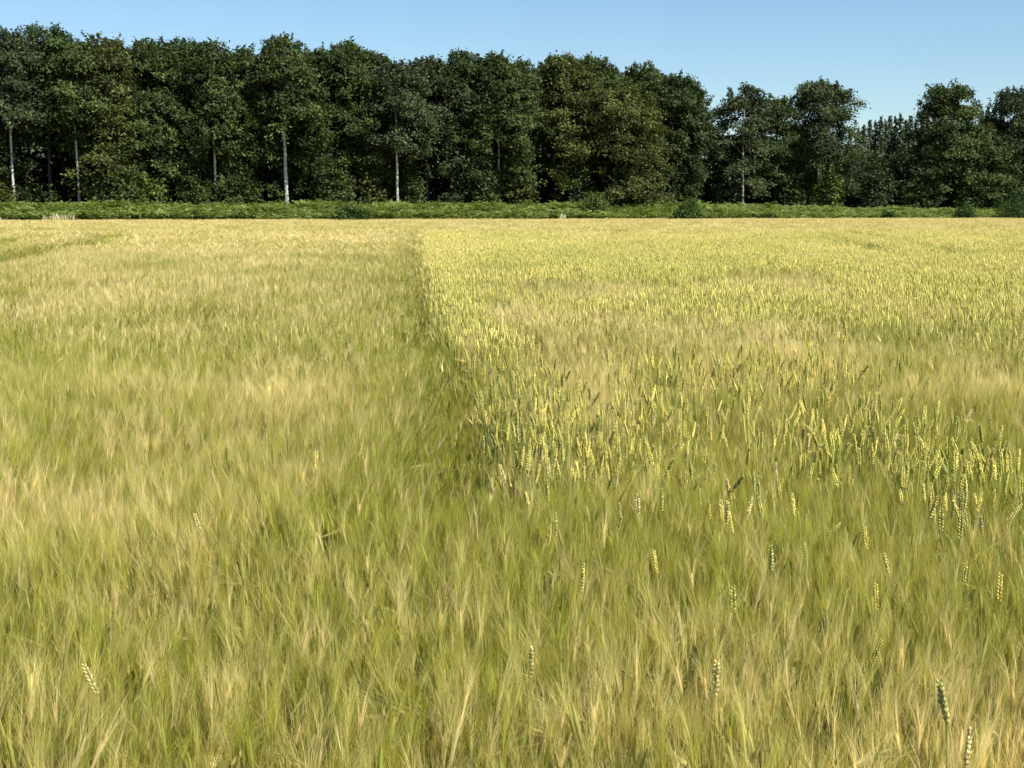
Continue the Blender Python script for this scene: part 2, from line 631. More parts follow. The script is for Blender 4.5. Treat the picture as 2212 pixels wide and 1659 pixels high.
def wheat_share(x, y):
    """0 = barley only, 1 = wheat only"""
    inside = fade(0.0, 0.3, x - wheat_edge(y) - 0.16 * (N5(y * 1.4, 3 + 0 * y) - 0.35)) * (1 - fade(76, 104, y + 16 * N2(x * 0.16, 5 + 0 * x)))
    base = 0.02 + 0.12 * fade(8, 13, y) + 0.30 * fade(13, 25, y) + 0.32 * fade(22, 36, y)
    patch = 0.65 * N3(x * 0.55 + 3, y * 0.33 + 7) + 0.35 * N1(x * 1.9, y * 1.2) - 0.5
    edge = (0.45 + 0.3 * fade(10, 18, y)) * (1 - fade(0.2, 0.75, x - wheat_edge(y))) * fade(6.6, 7.6, y)
    tan = 0
    for cx, cy, rx, ry in ((0.7, 25, 1.4, 3.0), (1.0, 14.3, 1.3, 2.0), (3.6, 15.5, 1.1, 1.3), (4.6, 11.5, 1.2, 0.9), (5.5, 30, 1.6, 2.2), (-0.6, 33, 1.0, 3.0)):
        tan = np.maximum(tan, np.exp(-((x - cx) / rx) ** 2 - ((y - cy) / ry) ** 2))
    for cx, cy, rx, ry, k in CLUMPS:
        edge = np.maximum(edge, k * np.exp(-((x - cx) / rx) ** 2 - ((y - cy) / ry) ** 2))
    return np.clip(inside * (base + edge - tan * 0.55 + patch * 1.5 * fade(6, 9, y) * (0.55 + 0.45 * fade(12, 18, y)) * (1 - 0.7 * fade(20, 40, y))), 0, 1)


def ripeness(x, y):
    """0 green .. 1 ripe"""
    n = 0.40 * N1(x * 0.45 + 20, y * 0.30 + 20) + 0.30 * N2(x * 1.7, y * 1.1) + 0.30 * N3(x * 4.5, y * 3.0)
    yy = y + 2.2 * (N4(x * 0.5, y * 0.15) - 0.5) * np.clip(y / 12, 0.3, 2.5)
    band = (0.44 * (1 - fade(3.9, 5.0, yy)) - 0.05 * fade(5, 6.5, yy) * (1 - fade(8.5, 10, yy)) + 0.26 * fade(9.5, 11.5, yy) * (1 - fade(12.5, 14.5, yy))
            - 0.08 * fade(13.5, 15.5, yy) * (1 - fade(17, 19, yy)) + 0.34 * fade(17, 21, yy) - 0.12 * fade(25, 30, yy) * (1 - fade(38, 48, yy)) + 0.34 * fade(35, 70, yy) + 0.30 * fade(120, 190, yy - SLANT * x))
    right = 0.28 * fade(0.1, 0.8, x - wheat_edge(y)) * fade(9, 11.5, y) * (1 - fade(30, 60, y))
    return np.clip(0.28 + 3.2 * (n - 0.5) + band + right, 0, 1)


def jitter_grid(rng, y0, y1, step, margin):
    ys = np.arange(y0, y1, step)
    out = []
    for y in ys:
        hw = 0.365 * y + margin
        xs = np.arange(-hw, hw, step)
        out.append(np.stack([xs, np.full(len(xs), y)], -1))
    P = np.concatenate(out)
    return P + rng.uniform(-0.5, 0.5, P.shape) * step


def build_crops():
    rng = np.random.default_rng(21)
    B, W = make_crop_protos()
    bp, wp = [], []                            # rows of (x, y, variant, scale)

    def lod(P, y_in, y_out, w_in, w_out):
        """random hand-over between the levels of detail"""
        p = fade(y_in - w_in, y_in + w_in, P[:, 1]) * (1 - fade(y_out - w_out, y_out + w_out, P[:, 1]))
        return P[rng.random(len(P)) < p]
    def ragged(P):
        return P[P[:, 1] - SLANT * P[:, 0] < FIELD_END - 1.2 + 2.4 * (0.6 * N1(P[:, 0] * 0.25, 0 * P[:, 0] + 7) + 0.4 * N2(P[:, 0] * 0.9, 0 * P[:, 0] + 3))]
    sets = [
        (lod(jitter_grid(rng, 0.6, 17, 0.122, 3.2), 0.5, 14, 0.1, 2.5), 0, 14),
        (lod(jitter_grid(rng, 10, 62, 0.27, 3.6), 14, 52, 2.5, 8), 14, 26),
        (ragged(lod(jitter_grid(rng, 40, FIELD_END + 36, 0.52, 6), 52, 900, 8, 1)), 26, 36)]
    rows = []
    for P, v0, v1 in sets:
        x, y = P[:, 0], P[:, 1]
        sh = wheat_share(x, y)
        trench = ((x - wheat_edge(y)) > -0.45 - 0.14 * N5(y * 0.8, y * 0) - 0.16 * np.exp(-((y - 8.2) / 1.6) ** 2)) & (x - wheat_edge(y) < 0.02) & (y > 6.6) & (y < 84)
        td = tram_distance(x, y)
        tram = td < 0.75
        keep = rng.random(len(P)) < (1 - 0.92 * sh) * np.where(trench, 0.85, 1.0) * np.where(tram, 0.0, 1.0)
        rp = ripeness(x, y) + rng.normal(0, 0.17, len(P)) + 0.45 * (rng.random(len(P)) < 0.05)
        near_trench = (x - wheat_edge(y) > -0.9) & (x - wheat_edge(y) < 0.02) & (y > 6)
        rp = np.where(trench, 0.0, np.where(tram | (td < 1.2), 0.0, np.where(near_trench, rp - 0.3, rp)))
        hs = 0.93 + 0.16 * N4(x * 0.9 + 50, y * 0.6) + 0.10 * N2(x * 0.25, y * 0.2) + rng.normal(0, 0.035, len(P))
        rp = np.where((x - wheat_edge(y) > -0.54) & (x - wheat_edge(y) < 0.02) & (y > 6.4) & (y < 84), rp * 0.25, rp)
        hs = np.where(trench, hs * 0.72, np.where(tram, hs * 0.5, np.where(td < 1.2, hs * 0.86, hs)))
        ln_x = 0.30 * (N3(x * 0.7 + 9, y * 0.5) - 0.42) + rng.normal(0, 0.05, len(P))
        ln_y = 0.34 * (N5(x * 0.7, y * 0.5 + 31) - 0.5) + rng.normal(0, 0.05, len(P))
        vi = rng.integers(v0, v1, len(P))
        rows.append(np.stack([x, y, vi, hs, ln_x, ln_y, np.clip(rp, 0, 1)], -1)[keep])
    R = np.concatenate(rows)
    n = len(R)
    rz = rng.uniform(0, 2 * math.pi, n)
    # lean as small tilts about x and y, spin applied first
    rot = np.stack([-R[:, 5], R[:, 4], rz], -1)
    scl = np.stack([np.ones(n), np.ones(n), np.ones(n)], -1) * R[:, 3:4]
    o = scatter("barley_crop", B, np.stack([R[:, 0], R[:, 1], np.zeros(n)], -1), spin_first(rot), scl, R[:, 6], R[:, 2].astype(int))
    tag(o, "golden and green bearded barley filling the whole field in front of the wood", "barley", kind="stuff")
    print("barley clumps", n)
    rows = []
    for P, v0, v1 in [(lod(jitter_grid(rng, 5.5, 20, 0.22, 2.0), 6.5, 14, 0.5, 2), 16, 22), (lod(jitter_grid(rng, 9, 62, 0.25, 3.6), 14, 50, 2, 8), 0, 8), (lod(jitter_grid(rng, 40, 102, 0.46, 6), 50, 900, 8, 1), 8, 16)]:
        x, y = P[:, 0], P[:, 1]
        sh = wheat_share(x, y)
        td = tram_distance(x, y)
        keep = (rng.random(len(P)) < sh * 0.95) & (td > 0.6)
        rp = np.clip(0.30 + 0.25 * fade(20, 45, y) + 1.0 * (0.6 * N2(x * 0.35 + 8, y * 0.2) + 0.4 * N1(x * 1.5, y * 1.0) - 0.5) + rng.normal(0, 0.18, len(P)), 0, 1)
        hs = 0.98 + 0.07 * (1 - fade(12, 16, y)) + 0.14 * N4(x * 0.6, y * 0.4 + 9) + rng.normal(0, 0.05, len(P))
        rows.append(np.stack([x, y, rng.integers(v0, v1, len(P)), hs, rng.normal(0.02, 0.06, len(P)), rng.normal(0, 0.06, len(P)), rp], -1)[keep])
    R = np.concatenate(rows)
    n = len(R)
    rot = np.stack([-R[:, 5], R[:, 4], rng.uniform(0, 2 * math.pi, n)], -1)
    o = scatter("wheat_crop", W, np.stack([R[:, 0], R[:, 1], np.zeros(n)], -1), spin_first(rot), np.ones((n, 3)) * R[:, 3:4], R[:, 6], R[:, 2].astype(int))
    tag(o, "yellow green beardless wheat standing right of the drill line in mid field", "wheat", kind="stuff")
    print("wheat clumps", n)


def spin_first(rot):
    """XYZ euler applies x, y then z; turn the wanted tilt so that it holds after the spin"""
    tx, ty, rz = rot[:, 0], rot[:, 1], rot[:, 2]
    c, s = np.cos(-rz), np.sin(-rz)
    return np.stack([tx * c - ty * s, tx * s + ty * c, rz], -1)


build_crops()


# ------------------------------------------------------------------ single wheat plants among the near barley
def wheat_meshes(rng, ear_col, stem_col, fat=1.0, nod=0.0, el=0.095):
    h = 0.80
    lean = np.array([rng.normal(0, 0.03), rng.normal(0, 0.03)])
    z = np.array([0.0, 0.3, 0.6, 0.85, 1.0]) * h
    P = np.stack([lean[0] * (z / h) ** 2, lean[1] * (z / h) ** 2, z], -1)
    if nod:
        P[-1] += np.array([nod * 0.03, 0, -0.004])
    gs = Geo()
    tube(gs, P, np.array([0.0026, 0.0024, 0.0021, 0.0018, 0.0015]), 5, np.asarray(stem_col))
    ge = Geo()
    d = unit(np.array([lean[0] * 2 + nod, lean[1] * 2 + rng.normal(0, 0.08), 1.0 - 0.5 * abs(nod)]))
    wheat_ear(ge, rng, P[-1], d, el, 0.0185 * fat, True, ear_col, ear_col)
    leaves = []
    for q in range(2):
        gl = Geo()
        zi = h * (0.45 + 0.3 * q)
        f = rng.uniform(0, 2 * math.pi)
        o = np.array([math.cos(f), math.sin(f), 0])
        b0 = np.array([lean[0] * (zi / h) ** 2, lean[1] * (zi / h) ** 2, zi])
        ln = rng.uniform(0.14, 0.2)
        t = np.linspace(0, 1, 6)
        pts = b0 + o * ln * t[:, None] + np.array([0, 0, 1.0]) * (ln * (1.5 * t - 1.35 * t * t))[:, None]
        ribbon(gl, pts, np.array([0.6, 1, 1, 0.85, 0.5, 0.05]) * 0.007, np.array([-o[1], o[0], 0.25]), W_LEAF_A * rng.uniform(0.9, 1.4))
        leaves.append(gl.mesh("leaf", M_wheat_single))
    return gs.mesh("stem", M_wheat_single), ge.mesh("ear", M_wheat_single), leaves


def build_wheat_singles():
    rng = np.random.default_rng(77)
    kinds = {}
    for key, ear, stem in (("green", (0.60, 0.60, 0.16), (0.30, 0.35, 0.09)), ("dark", (0.50, 0.52, 0.17), (0.32, 0.36, 0.11)),
                           ("yellow", (0.84, 0.75, 0.22), (0.44, 0.43, 0.13)), ("pale", (0.72, 0.64, 0.27), (0.56, 0.50, 0.18))):
        kinds[key] = [wheat_meshes(rng, np.array(ear), np.array(stem), rng.uniform(0.9, 1.1), nod) for nod in (0, 0.06, 0.2, -0.22, 0.6)]

    def plant(x, y, key, var, scale, rz, label, group=None, tilt=(0, 0)):
        s_, e_, ls = kinds[key][var]
        r = bpy.data.objects.new("wheat_plant", None)
        r.empty_display_size = 0.1
        r.location = (x, y, 0)
        r.rotation_euler = (tilt[1], tilt[0], rz)
        r.scale = (scale, scale, scale)
        C.objects.link(r)
        tag(r, label, "wheat", group)
        for nm, me in (("stem", s_), ("ear", e_), ("leaf", ls[0]), ("leaf", ls[1])):
            c = bpy.data.objects.new(nm, me)
            c.parent = r
            C.objects.link(c)
        return r

    # the ones that stand out: (x, y as seen in the photo's 2212 px view of the ear top, kind, variant, scale, label)
    star = [
        (1540, 1443, "pale", 0, 1.02, "plump pale wheat ear standing alone in green barley near the bottom, right of centre"),
        (2072, 1490, "dark", 3, 1.10, "large blue green wheat ear leaning left in the bottom right corner"),
        (2118, 1612, "pale", 2, 0.98, "golden ripe wheat ear tilted right at the bottom right edge of the field"),
        (2170, 1255, "yellow", 0, 1.0, "yellow wheat ear above white stalks near the right edge"),
        (228, 1440, "pale", 3, 1.0, "single pale wheat ear in the barley at the lower left"),
        (1955, 1015, "yellow", 0, 1.02, "tall yellow ochre wheat ear upright on a thin stem, right of the dark clump"),
        (2088, 1110, "green", 0, 1.05, "thick speckled green wheat ear below the bright bent pair at the right"),
        (2185, 1080, "yellow", 4, 1.04, "bright yellow bent wheat ear close to the right edge"),
        (1926, 1200, "yellow", 3, 0.99, "small yellow wheat ear tilted left in tan barley, lower right"),
        (1568, 1085, "pale", 0, 1.03, "pale wheat ear leading the small clump right of centre"),
        (1611, 1078, "pale", 2, 1.02, "pinkish pale wheat ear leaning right beside the small clump right of centre"),
        (1118, 1005, "pale", 3, 1.0, "bright pale wheat ear leaning left at the near end of the green furrow"),
        (1046, 942, "pale", 0, 1.0, "whitish wheat ear upright on the left edge of the green furrow's clump"),
        (1785, 1120, "yellow", 4, 0.98, "hooked yellow wheat ear bent over among tan awns at the right"),
        (1220, 1125, "green", 0, 1.0, "lone green wheat ear just right of the furrow's near end"),
        (1306, 1110, "green", 2, 0.98, "second lone green wheat ear further right of the furrow's near end"),
        (1636, 1292, "green", 0, 0.99, "small green wheat ear in thick barley below the small clump"),
        (1907, 1280, "yellow", 0, 0.97, "narrow wheat ear with a bare pale stem in barley, lower right"),
        (452, 1113, "pale", 3, 0.97, "small pale wheat ear alone in the left barley"),
        (1440, 1070, "green", 0, 1.02, "slim green wheat ear left of the small clump right of centre"),
        (668, 978, "yellow", 0, 1.02, "yellowish wheat ear alone in the middle of the left barley"),
        (768, 943, "yellow", 2, 1.0, "small wheat ear alone left of the green furrow"),
        (1690, 1200, "green", 0, 1.0, "green wheat ear in barley between the two right hand clumps"),
        (1150, 1410, "pale", 0, 0.97, "pale wheat ear low in the centre of the nearest barley"),
        (1862, 1390, "green", 2, 0.96, "short green wheat ear in tan barley above the bottom right corner"),
    ]
    placed = 0
    for px, py, key, var, sc, lab in star:
        sc *= 1.05
        z_top = (0.80 + 0.095) * sc
        d = (CAM_H - z_top) * PX / (py - HORIZON)
        plant((px - 1106) / PX * d, d, key, var, sc, rng.uniform(-0.5, 0.5), lab)
        placed += 1
    # the common ones: clumps and scattered stalks
    clumps = [((0.22, 8.4), (0.24, 1.3), 62), ((0.95, 8.8), (0.22, 0.7), 22), ((2.35, 8.0), (0.40, 0.9), 58), ((2.0, 6.1), (0.24, 0.7), 24), ((1.02, 6.4), (0.14, 0.4), 13), ((0.55, 7.7), (0.3, 0.6), 14)]
    spots = []
    for (cx, cy), (rx, ry), n in clumps:
        spots += [(cx + rng.normal(0, rx), cy + rng.normal(0, ry)) for _ in range(n)]
    while len(spots) < 300 - placed:
        y = 4.6 + 8.4 * rng.random() ** 0.6
        x = rng.uniform(wheat_edge(y), 0.37 * y)
        spots.append((x, y))
    lab = {"green": ("upright green wheat ear standing among the barley right of the furrow", "green wheat stalks among the barley"),
           "dark": ("dark green wheat ear standing among the barley", "dark wheat stalks among the barley"),
           "yellow": ("yellow green ripening wheat ear standing among the barley right of the furrow", "yellow wheat stalks among the barley"),
           "pale": ("pale straw coloured wheat ear standing among the barley right of the furrow", "pale wheat stalks among the barley")}
    for x, y in spots:
        key = ("green", "dark", "yellow", "pale")[int(rng.choice(4, p=(0.36, 0.05, 0.49, 0.10)))]
        x = max(x, wheat_edge(y) + 0.02)
        plant(x, y, key, int(rng.choice(5, p=(0.3, 0.3, 0.17, 0.17, 0.06))), rng.normal(1.07, 0.05), rng.uniform(0, 2 * math.pi), lab[key][0], lab[key][1], rng.normal(0, 0.06, 2))


build_wheat_singles()


# ------------------------------------------------------------------ foliage
def leaves(g, rng, Cn, size, up=0.9, outward=None, base=(0.05, 0.08, 0.02), var=0.35):
    """a diamond leaf-spray face at every centre, mostly level and turned outward"""
    n = len(Cn)
    nr = rng.normal(0, 0.55, (n, 3))
    nr[:, 2] += up
    if outward is not None:
        nr += outward * 0.55
    nr = unit(nr)
    t = unit(np.cross(nr, rng.normal(0, 1, (n, 3))))
    b = np.cross(nr, t)
    s = size * rng.uniform(0.65, 1.35, (n, 1))
    V = np.stack([Cn - t * s, Cn - b * s * 0.5 + nr * s * 0.12, Cn + t * s, Cn + b * s * 0.5 + nr * s * 0.12], 1).reshape(-1, 3)
    F = np.arange(4 * n).reshape(n, 4)
    k = (1 + var * rng.normal(0, 1, (n, 1))).clip(0.45, 2.0)
    warm = rng.normal(0, 0.10, (n, 1))
    col = np.asarray(base)[None] * k * np.hstack([1 + warm, np.ones((n, 1)), 1 - warm])
    g.add(V, F, np.repeat(col.clip(0.004, 0.6), 4, axis=0))


def crown(rng, h, R, zb, nb, per, size, col, bare=None, flat=1.0, airy=0.0, lop=0.0, org=(0, 0, 0), lean=0.0):
    """boughs of layered sprays round a leaning axis; h, R, zb in metres"""
    g = Geo()
    cents, outs, kk = [], [], []
    limbs = []
    for i in range(nb):
        t = rng.random() ** 0.85
        z = zb + (h - zb) * t
        if t > 0.5:
            e = math.sqrt(max(0.02, 1 - ((t - 0.5) / 0.52) ** 2))
        else:
            e = 0.80 + 0.20 * t / 0.5
        phi = rng.uniform(0, 2 * math.pi)
        r = R * e * rng.uniform(0.60, 1.18) * (1 + lop * math.cos(phi))
        if bare and bare[0] < z < bare[1] and abs((phi - 1.5 * math.pi + math.pi) % (2 * math.pi) - math.pi) < bare[2]:
            continue
        if airy and rng.random() < airy:
            continue
        dirv = np.array([math.cos(phi), math.sin(phi), 0])
        nc = rng.integers(5, 9)
        rise = rng.uniform(0.05, 0.45) * (1.2 if t > 0.7 else 0.6)
        kb = rng.uniform(0.6, 1.45)
        limbs.append((z, dirv, r, rise))
        for c in range(nc):
            u = rng.uniform(0.30, 1.0) ** 0.7
            q = dirv * r * u + np.array([-dirv[1], dirv[0], 0]) * rng.normal(0, 0.17 * r * (0.4 + u))
            zz = z + r * (rise * u - 0.55 * u * u) * 0.8 + rng.normal(0, 0.45)
            m = int(per * rng.uniform(0.6, 1.4))
            off = rng.normal(0, 1, (m, 3)) * np.array([0.62, 0.62, 0.34 * flat])
            off[:, 2] -= 0.22 * np.hypot(off[:, 0], off[:, 1])
            cents.append(np.array([q[0], q[1], zz]) + off)
            outs.append(np.tile(unit(dirv + np.array([0, 0, 0.2])), (m, 1)))
            kk.append(np.full(m, kb * rng.uniform(0.85, 1.15)))
    # twigs that feather the top
    for i in range(int(nb * 0.28)):
        phi = rng.uniform(0, 2 * math.pi)
        r = R * 0.75 * math.sqrt(rng.random())
        zt = zb + (h - zb) * (0.5 + 0.52 * math.sqrt(max(0, 1 - (r / R) ** 2))) - 0.3
        m = int(per * 0.55)
        s = np.linspace(0, 1, m)[:, None]
        ax = np.array([rng.normal(0, 0.35), rng.normal(0, 0.35), 1.0]) * rng.uniform(0.6, 1.5)
        cents.append(np.array([r * math.cos(phi), r * math.sin(phi), zt]) + s * ax + rng.normal(0, 0.16, (m, 3)))
        outs.append(np.zeros((m, 3)))
        kk.append(np.full(m, 1.0))
    Cn = np.concatenate(cents)
    O = np.concatenate(outs)
    K = np.concatenate(kk)
    ok = (Cn[:, 2] > 0.3) & hollow_keep(rng, Cn, *org)
    # uneven growth: thin patches between the sprays let the shade of the wood show
    q = rng.uniform(0, 50, 3)
    dens = 0.6 * N1(Cn[:, 0] * 0.42 + q[0], Cn[:, 2] * 0.50 + q[1]) + 0.4 * N2(Cn[:, 1] * 0.5 + q[2], Cn[:, 2] * 0.9 + Cn[:, 0] * 0.8)
    ok &= rng.random(len(Cn)) < fade(0.18, 0.40, dens)
    if bare:
        ok &= ~((Cn[:, 2] > bare[0]) & (Cn[:, 2] < bare[1]) & (np.abs(Cn[:, 0] - lean * Cn[:, 2]) < 0.55) & (Cn[:, 1] < 0) & (N3(Cn[:, 2] * 0.55 + q[0], Cn[:, 0] * 0.3) < 0.66))
    Cn, O, K = Cn[ok], O[ok], K[ok]
    for lo, hi in ((0, 0.75), (0.75, 0.9), (0.9, 1.1), (1.1, 1.3), (1.3, 9)):
        s = (K >= lo) & (K < hi)
        if s.any():
            leaves(g, rng, Cn[s], size, 0.55, O[s], np.asarray(col) * float(K[s].mean()))
    return g, limbs


def trunk_geo(rng, h, rad, limbs, lean=0.0, fork=None, n_limbs=14):
    g = Geo()
    zs = np.linspace(-0.25, h * 0.86, 12)
    t = np.clip(zs / h, 0, 1)
    wob = np.cumsum(rng.normal(0, 0.05, (12, 2)), axis=0) * t[:, None]
    P = np.stack([wob[:, 0] + lean * zs, wob[:, 1], zs], -1)
    flare = 1 + 0.5 * np.exp(-np.clip(zs, 0, 99) / 0.5)
    tube(g, P, rad * (1 - 0.85 * t) * flare, 9)

    def at(z):
        return np.array([np.interp(z, zs, P[:, 0]), np.interp(z, zs, P[:, 1]), z])
    if fork:
        zf, sp = fork
        for s in (-1, 1):
            b = at(zf)
            tube(g, [b, b + np.array([s * sp * 0.4, 0, 1.6]), b + np.array([s * sp, -0.2, 4.2]), b + np.array([s * sp * 1.5, 0.1, 8.0])], np.array([0.75, 0.62, 0.5, 0.2]) * rad, 7)
    pick = rng.permutation(len(limbs))[:n_limbs]
    for i in pick:
        z, d, r, rise = limbs[i]
        b = at(max(1.0, z - 0.35 * r))
        b2 = at(z)
        tube(g, [b, b * 0.4 + b2 * 0.6 + d * r * 0.28, b2 + d * r * 0.6 + np.array([0, 0, r * rise * 0.3]), b2 + d * r * 0.9 + np.array([0, 0, r * (rise - 0.35) * 0.5])],
             np.array([0.34, 0.26, 0.16, 0.05]) * rad * (1 - 0.6 * z / h), 5)
    return g, at


HOLLOWS = [(72, 168, 272), (905, 962, 335), (1150, 1188, 290), (648, 735, 388), (1512, 1545, 315), (1436, 1480, 350), (1225, 1300, 385), (2012, 2062, 372), (2130, 2205, 392), (330, 350, 320), (545, 600, 350)]


def hollow_keep(rng, Cn, x0, y0, z0, share=0.9):
    """dents in the wood's face: few leaves grow in the deep shade between neighbouring trees"""
    X, Y, Z = Cn[:, 0] + x0, Cn[:, 1] + y0, Cn[:, 2] + z0
    out = np.zeros(len(Cn), bool)
    for p0, p1, top in HOLLOWS:
        d = at_edge(0.5 * (p0 + p1), 221.0)
        xa, xb, zt = px_x(p0, d), px_x(p1, d), px_top(top, d)
        w = 0.25 * (xb - xa)
        wob = w * np.sin(Z * 1.3 + p0)
        out |= (X > xa + wob) & (X < xb + wob) & (Z < zt + 0.6 * np.sin(X * 2.1)) & (Y - SLANT * X < 236)
    return ~out | (rng.random(len(Cn)) > share)


def px_x(px, d):
    return (px - 1106.0) / PX * d


def px_top(py, d):
    return CAM_H + (HORIZON - py) / PX * d


BEECH = (0.066, 0.090, 0.024)
OLIVE = (0.086, 0.101, 0.025)
DEEP = (0.051, 0.076, 0.023)
GREY = (0.062, 0.080, 0.032)
LIME = (0.11, 0.14, 0.03)

# trees along the edge of the wood: base x, top y (in the 2212 px view), distance, crown radius, crown base, colour, trunk radius, options, label
TREES = [
    (40, 74, 219, 4.6, 3.0, GREY, 0.30, dict(bare=(0, 13, 1.1), bark='pale', lean=-0.014), "slender pale trunked beech at the far left end of the wood"),
    (118, 63, 224, 6.0, 9.5, DEEP, 0.42, dict(bark='dark', lean=0.0), "tallest dark beech above the black hollow near the left end"),
    (180, 92, 219, 4.0, 9.0, BEECH, 0.28, dict(bare=(0, 11, 1.2), bark='pale', lean=-0.012), "thin beech with a mottled trunk on the right of the black hollow"),
    (238, 82, 221, 5.2, 2.0, OLIVE, 0.40, dict(bark='dark'), "olive crowned beech with foliage down to the bracken, right of the black hollow"),
    (335, 93, 223, 5.4, 3.0, BEECH, 0.40, dict(bark='dark'), "broad green beech behind the pale green bush at the left"),
    (405, 88, 224, 5.0, 4.0, DEEP, 0.40, dict(bark='dark'), "dark beech with a level top between the olive beech and the short pale trunk"),
    (473, 96, 219, 4.4, 3.0, BEECH, 0.33, dict(bare=(4.2, 9.0, 1.0), bark='pale'), "beech showing only a short stretch of pale trunk in the left half"),
    (555, 109, 223, 5.2, 3.0, BEECH, 0.40, dict(bark='dark'), "beech left of the brightest trunk with a slightly lower top"),
    (624, 87, 218, 5.4, 4.0, BEECH, 0.44, dict(bare=(0, 13, 0.95), bark='pale', lean=-0.010), "big beech with the thickest bright white trunk"),
    (700, 111, 224, 4.8, 3.5, DEEP, 0.38, dict(bark='dark'), "dark beech just right of the thick white trunk"),
    (752, 98, 221, 4.8, 3.0, BEECH, 0.36, dict(bare=(9.0, 11.5, 0.8), bark='pale', lean=0.012), "beech with a crooked piece of trunk showing high up, right of the thick white trunk"),
    (810, 117, 223, 4.6, 3.0, BEECH, 0.36, dict(bark='dark'), "feathery topped beech left of the straight slim white trunk"),
    (861, 137, 217.5, 4.4, 5.5, GREY, 0.31, dict(bare=(0, 8.5, 1.1), bark='pale', lean=-0.002, airy=0.12), "beech with a straight slim white trunk clear of leaves to a third of its height"),
    (925, 124, 222, 4.3, 5.0, GREY, 0.34, dict(bark='dark', airy=0.18), "thin topped beech with bare greyish branches left of centre"),
    (1000, 116, 222, 5.2, 4.0, DEEP, 0.40, dict(bark='dark'), "dark round topped beech above the deep shade at the centre"),
    (1078, 119, 219, 4.6, 4.0, BEECH, 0.30, dict(bare=(3.0, 10.5, 1.0), bark='pale', lean=-0.006), "beech with a thin straight trunk visible halfway up at the centre"),
    (1108, 136, 222, 4.6, 6.0, BEECH, 0.26, dict(bare=(8.0, 13.0, 1.0), bark='dark'), "beech with a very slim upper trunk just right of the central thin trunk"),
    (1210, 125, 223, 5.6, 4.0, OLIVE, 0.42, dict(bark='dark'), "broad beech with an olive top behind the round low crown"),
    (1280, 128, 226, 5.0, 5.0, BEECH, 0.40, dict(bark='dark'), "beech whose top rises behind the left of the round low crown"),
    (1330, 182, 217.5, 7.0, 1.2, OLIVE, 0.45, dict(bark='dark', full=True), "wide rounded beech clothed in leaves to the ground, front of the wood right of centre"),
    (1385, 144, 225, 5.2, 4.0, BEECH, 0.40, dict(bark='dark'), "tall beech directly behind the wide rounded one"),
    (1456, 163, 221, 4.4, 1.5, DEEP, 0.42, dict(bark='dark'), "dark beech at the right end of the closed wood beside the sky gap"),
    (1500, 190, 222, 2.2, 4.0, GREY, 0.22, dict(bark='dark', airy=0.4), "small wispy tree on the left side of the sky gap"),
    (1600, 187, 221, 4.3, 6.0, GREY, 0.30, dict(bare=(0, 4.2, 1.5), bark='pale', airy=0.34), "airy flat topped beech with light showing through, right of the sky gap"),
    (1668, 207, 223, 4.0, 5.5, BEECH, 0.28, dict(bare=(0, 4.0, 1.4), bark='dark', lean=0.02, airy=0.3), "lower beech with a dark trunk between the airy one and the round crowned one"),
    (1765, 177, 220, 5.4, 7.0, GREY, 0.34, dict(bare=(2.5, 9.0, 1.2), bark='pale', fork=(5.0, 0.9), airy=0.12), "round crowned beech with a forked trunk, standing free to the right"),
    (2032, 182, 221, 4.8, 3.0, BEECH, 0.36, dict(bark='dark'), "tall beech with a ragged double top right of the spruces"),
    (2090, 262, 219, 4.2, 1.5, BEECH, 0.30, dict(bark='dark'), "low leafy beech filling the gap between the last two tall trees at the right"),
    (2175, 192, 222, 4.4, 3.0, GREY, 0.34, dict(bark='dark'), "beech with a thin ragged top at the right end of the wood"),
    (2225, 228, 219, 4.8, 1.5, DEEP, 0.36, dict(bark='dark'), "dark beech cut off by the right end of the view"),
    (-55, 85, 222, 5.0, 3.0, BEECH, 0.36, dict(bark='dark'), "green beech cut off by the left end of the view"),
]


def build_trees():
    for i, (px, top, d, R, zb, col, tr, op, lab) in enumerate(TREES):
        rng = np.random.default_rng(300 + i)
        R *= d / 219.0
        d = at_edge(px, d)
        R *= d / 219.0
        x = px_x(px, d)
        gz = float(ground_z(x, d))
        h = px_top(top, d) - gz
        R *= 1.22
        zb = zb if zb > 8 else min(zb, 1.2 + 0.5 * zb)
        root = empty("beech_tree", (x, d, gz), lab, "tree", "beeches along the edge of the wood")
        nb = int(24 + 4.2 * (h - zb) * (R / 5.5) ** 1.4)
        g, limbs = crown(rng, h - 1.15, R, zb, nb, 54, 0.235, col, op.get('bare'), 1.0, op.get('airy', 0.0), rng.uniform(-0.12, 0.12), (x, d, gz), op.get('lean', 0.0))
        gt, _ = trunk_geo(rng, h, tr * 0.74, [q for q in limbs if q[0] > 6.0 and not (op.get('bare') and q[0] < op['bare'][1] + 2.5)], op.get('lean', 0.0), op.get('fork'))
        gt.obj("trunk", M_bark if op['bark'] == 'pale' else M_bark_dark, root, True)
        g.obj("crown", M_leaf, root)


build_trees()


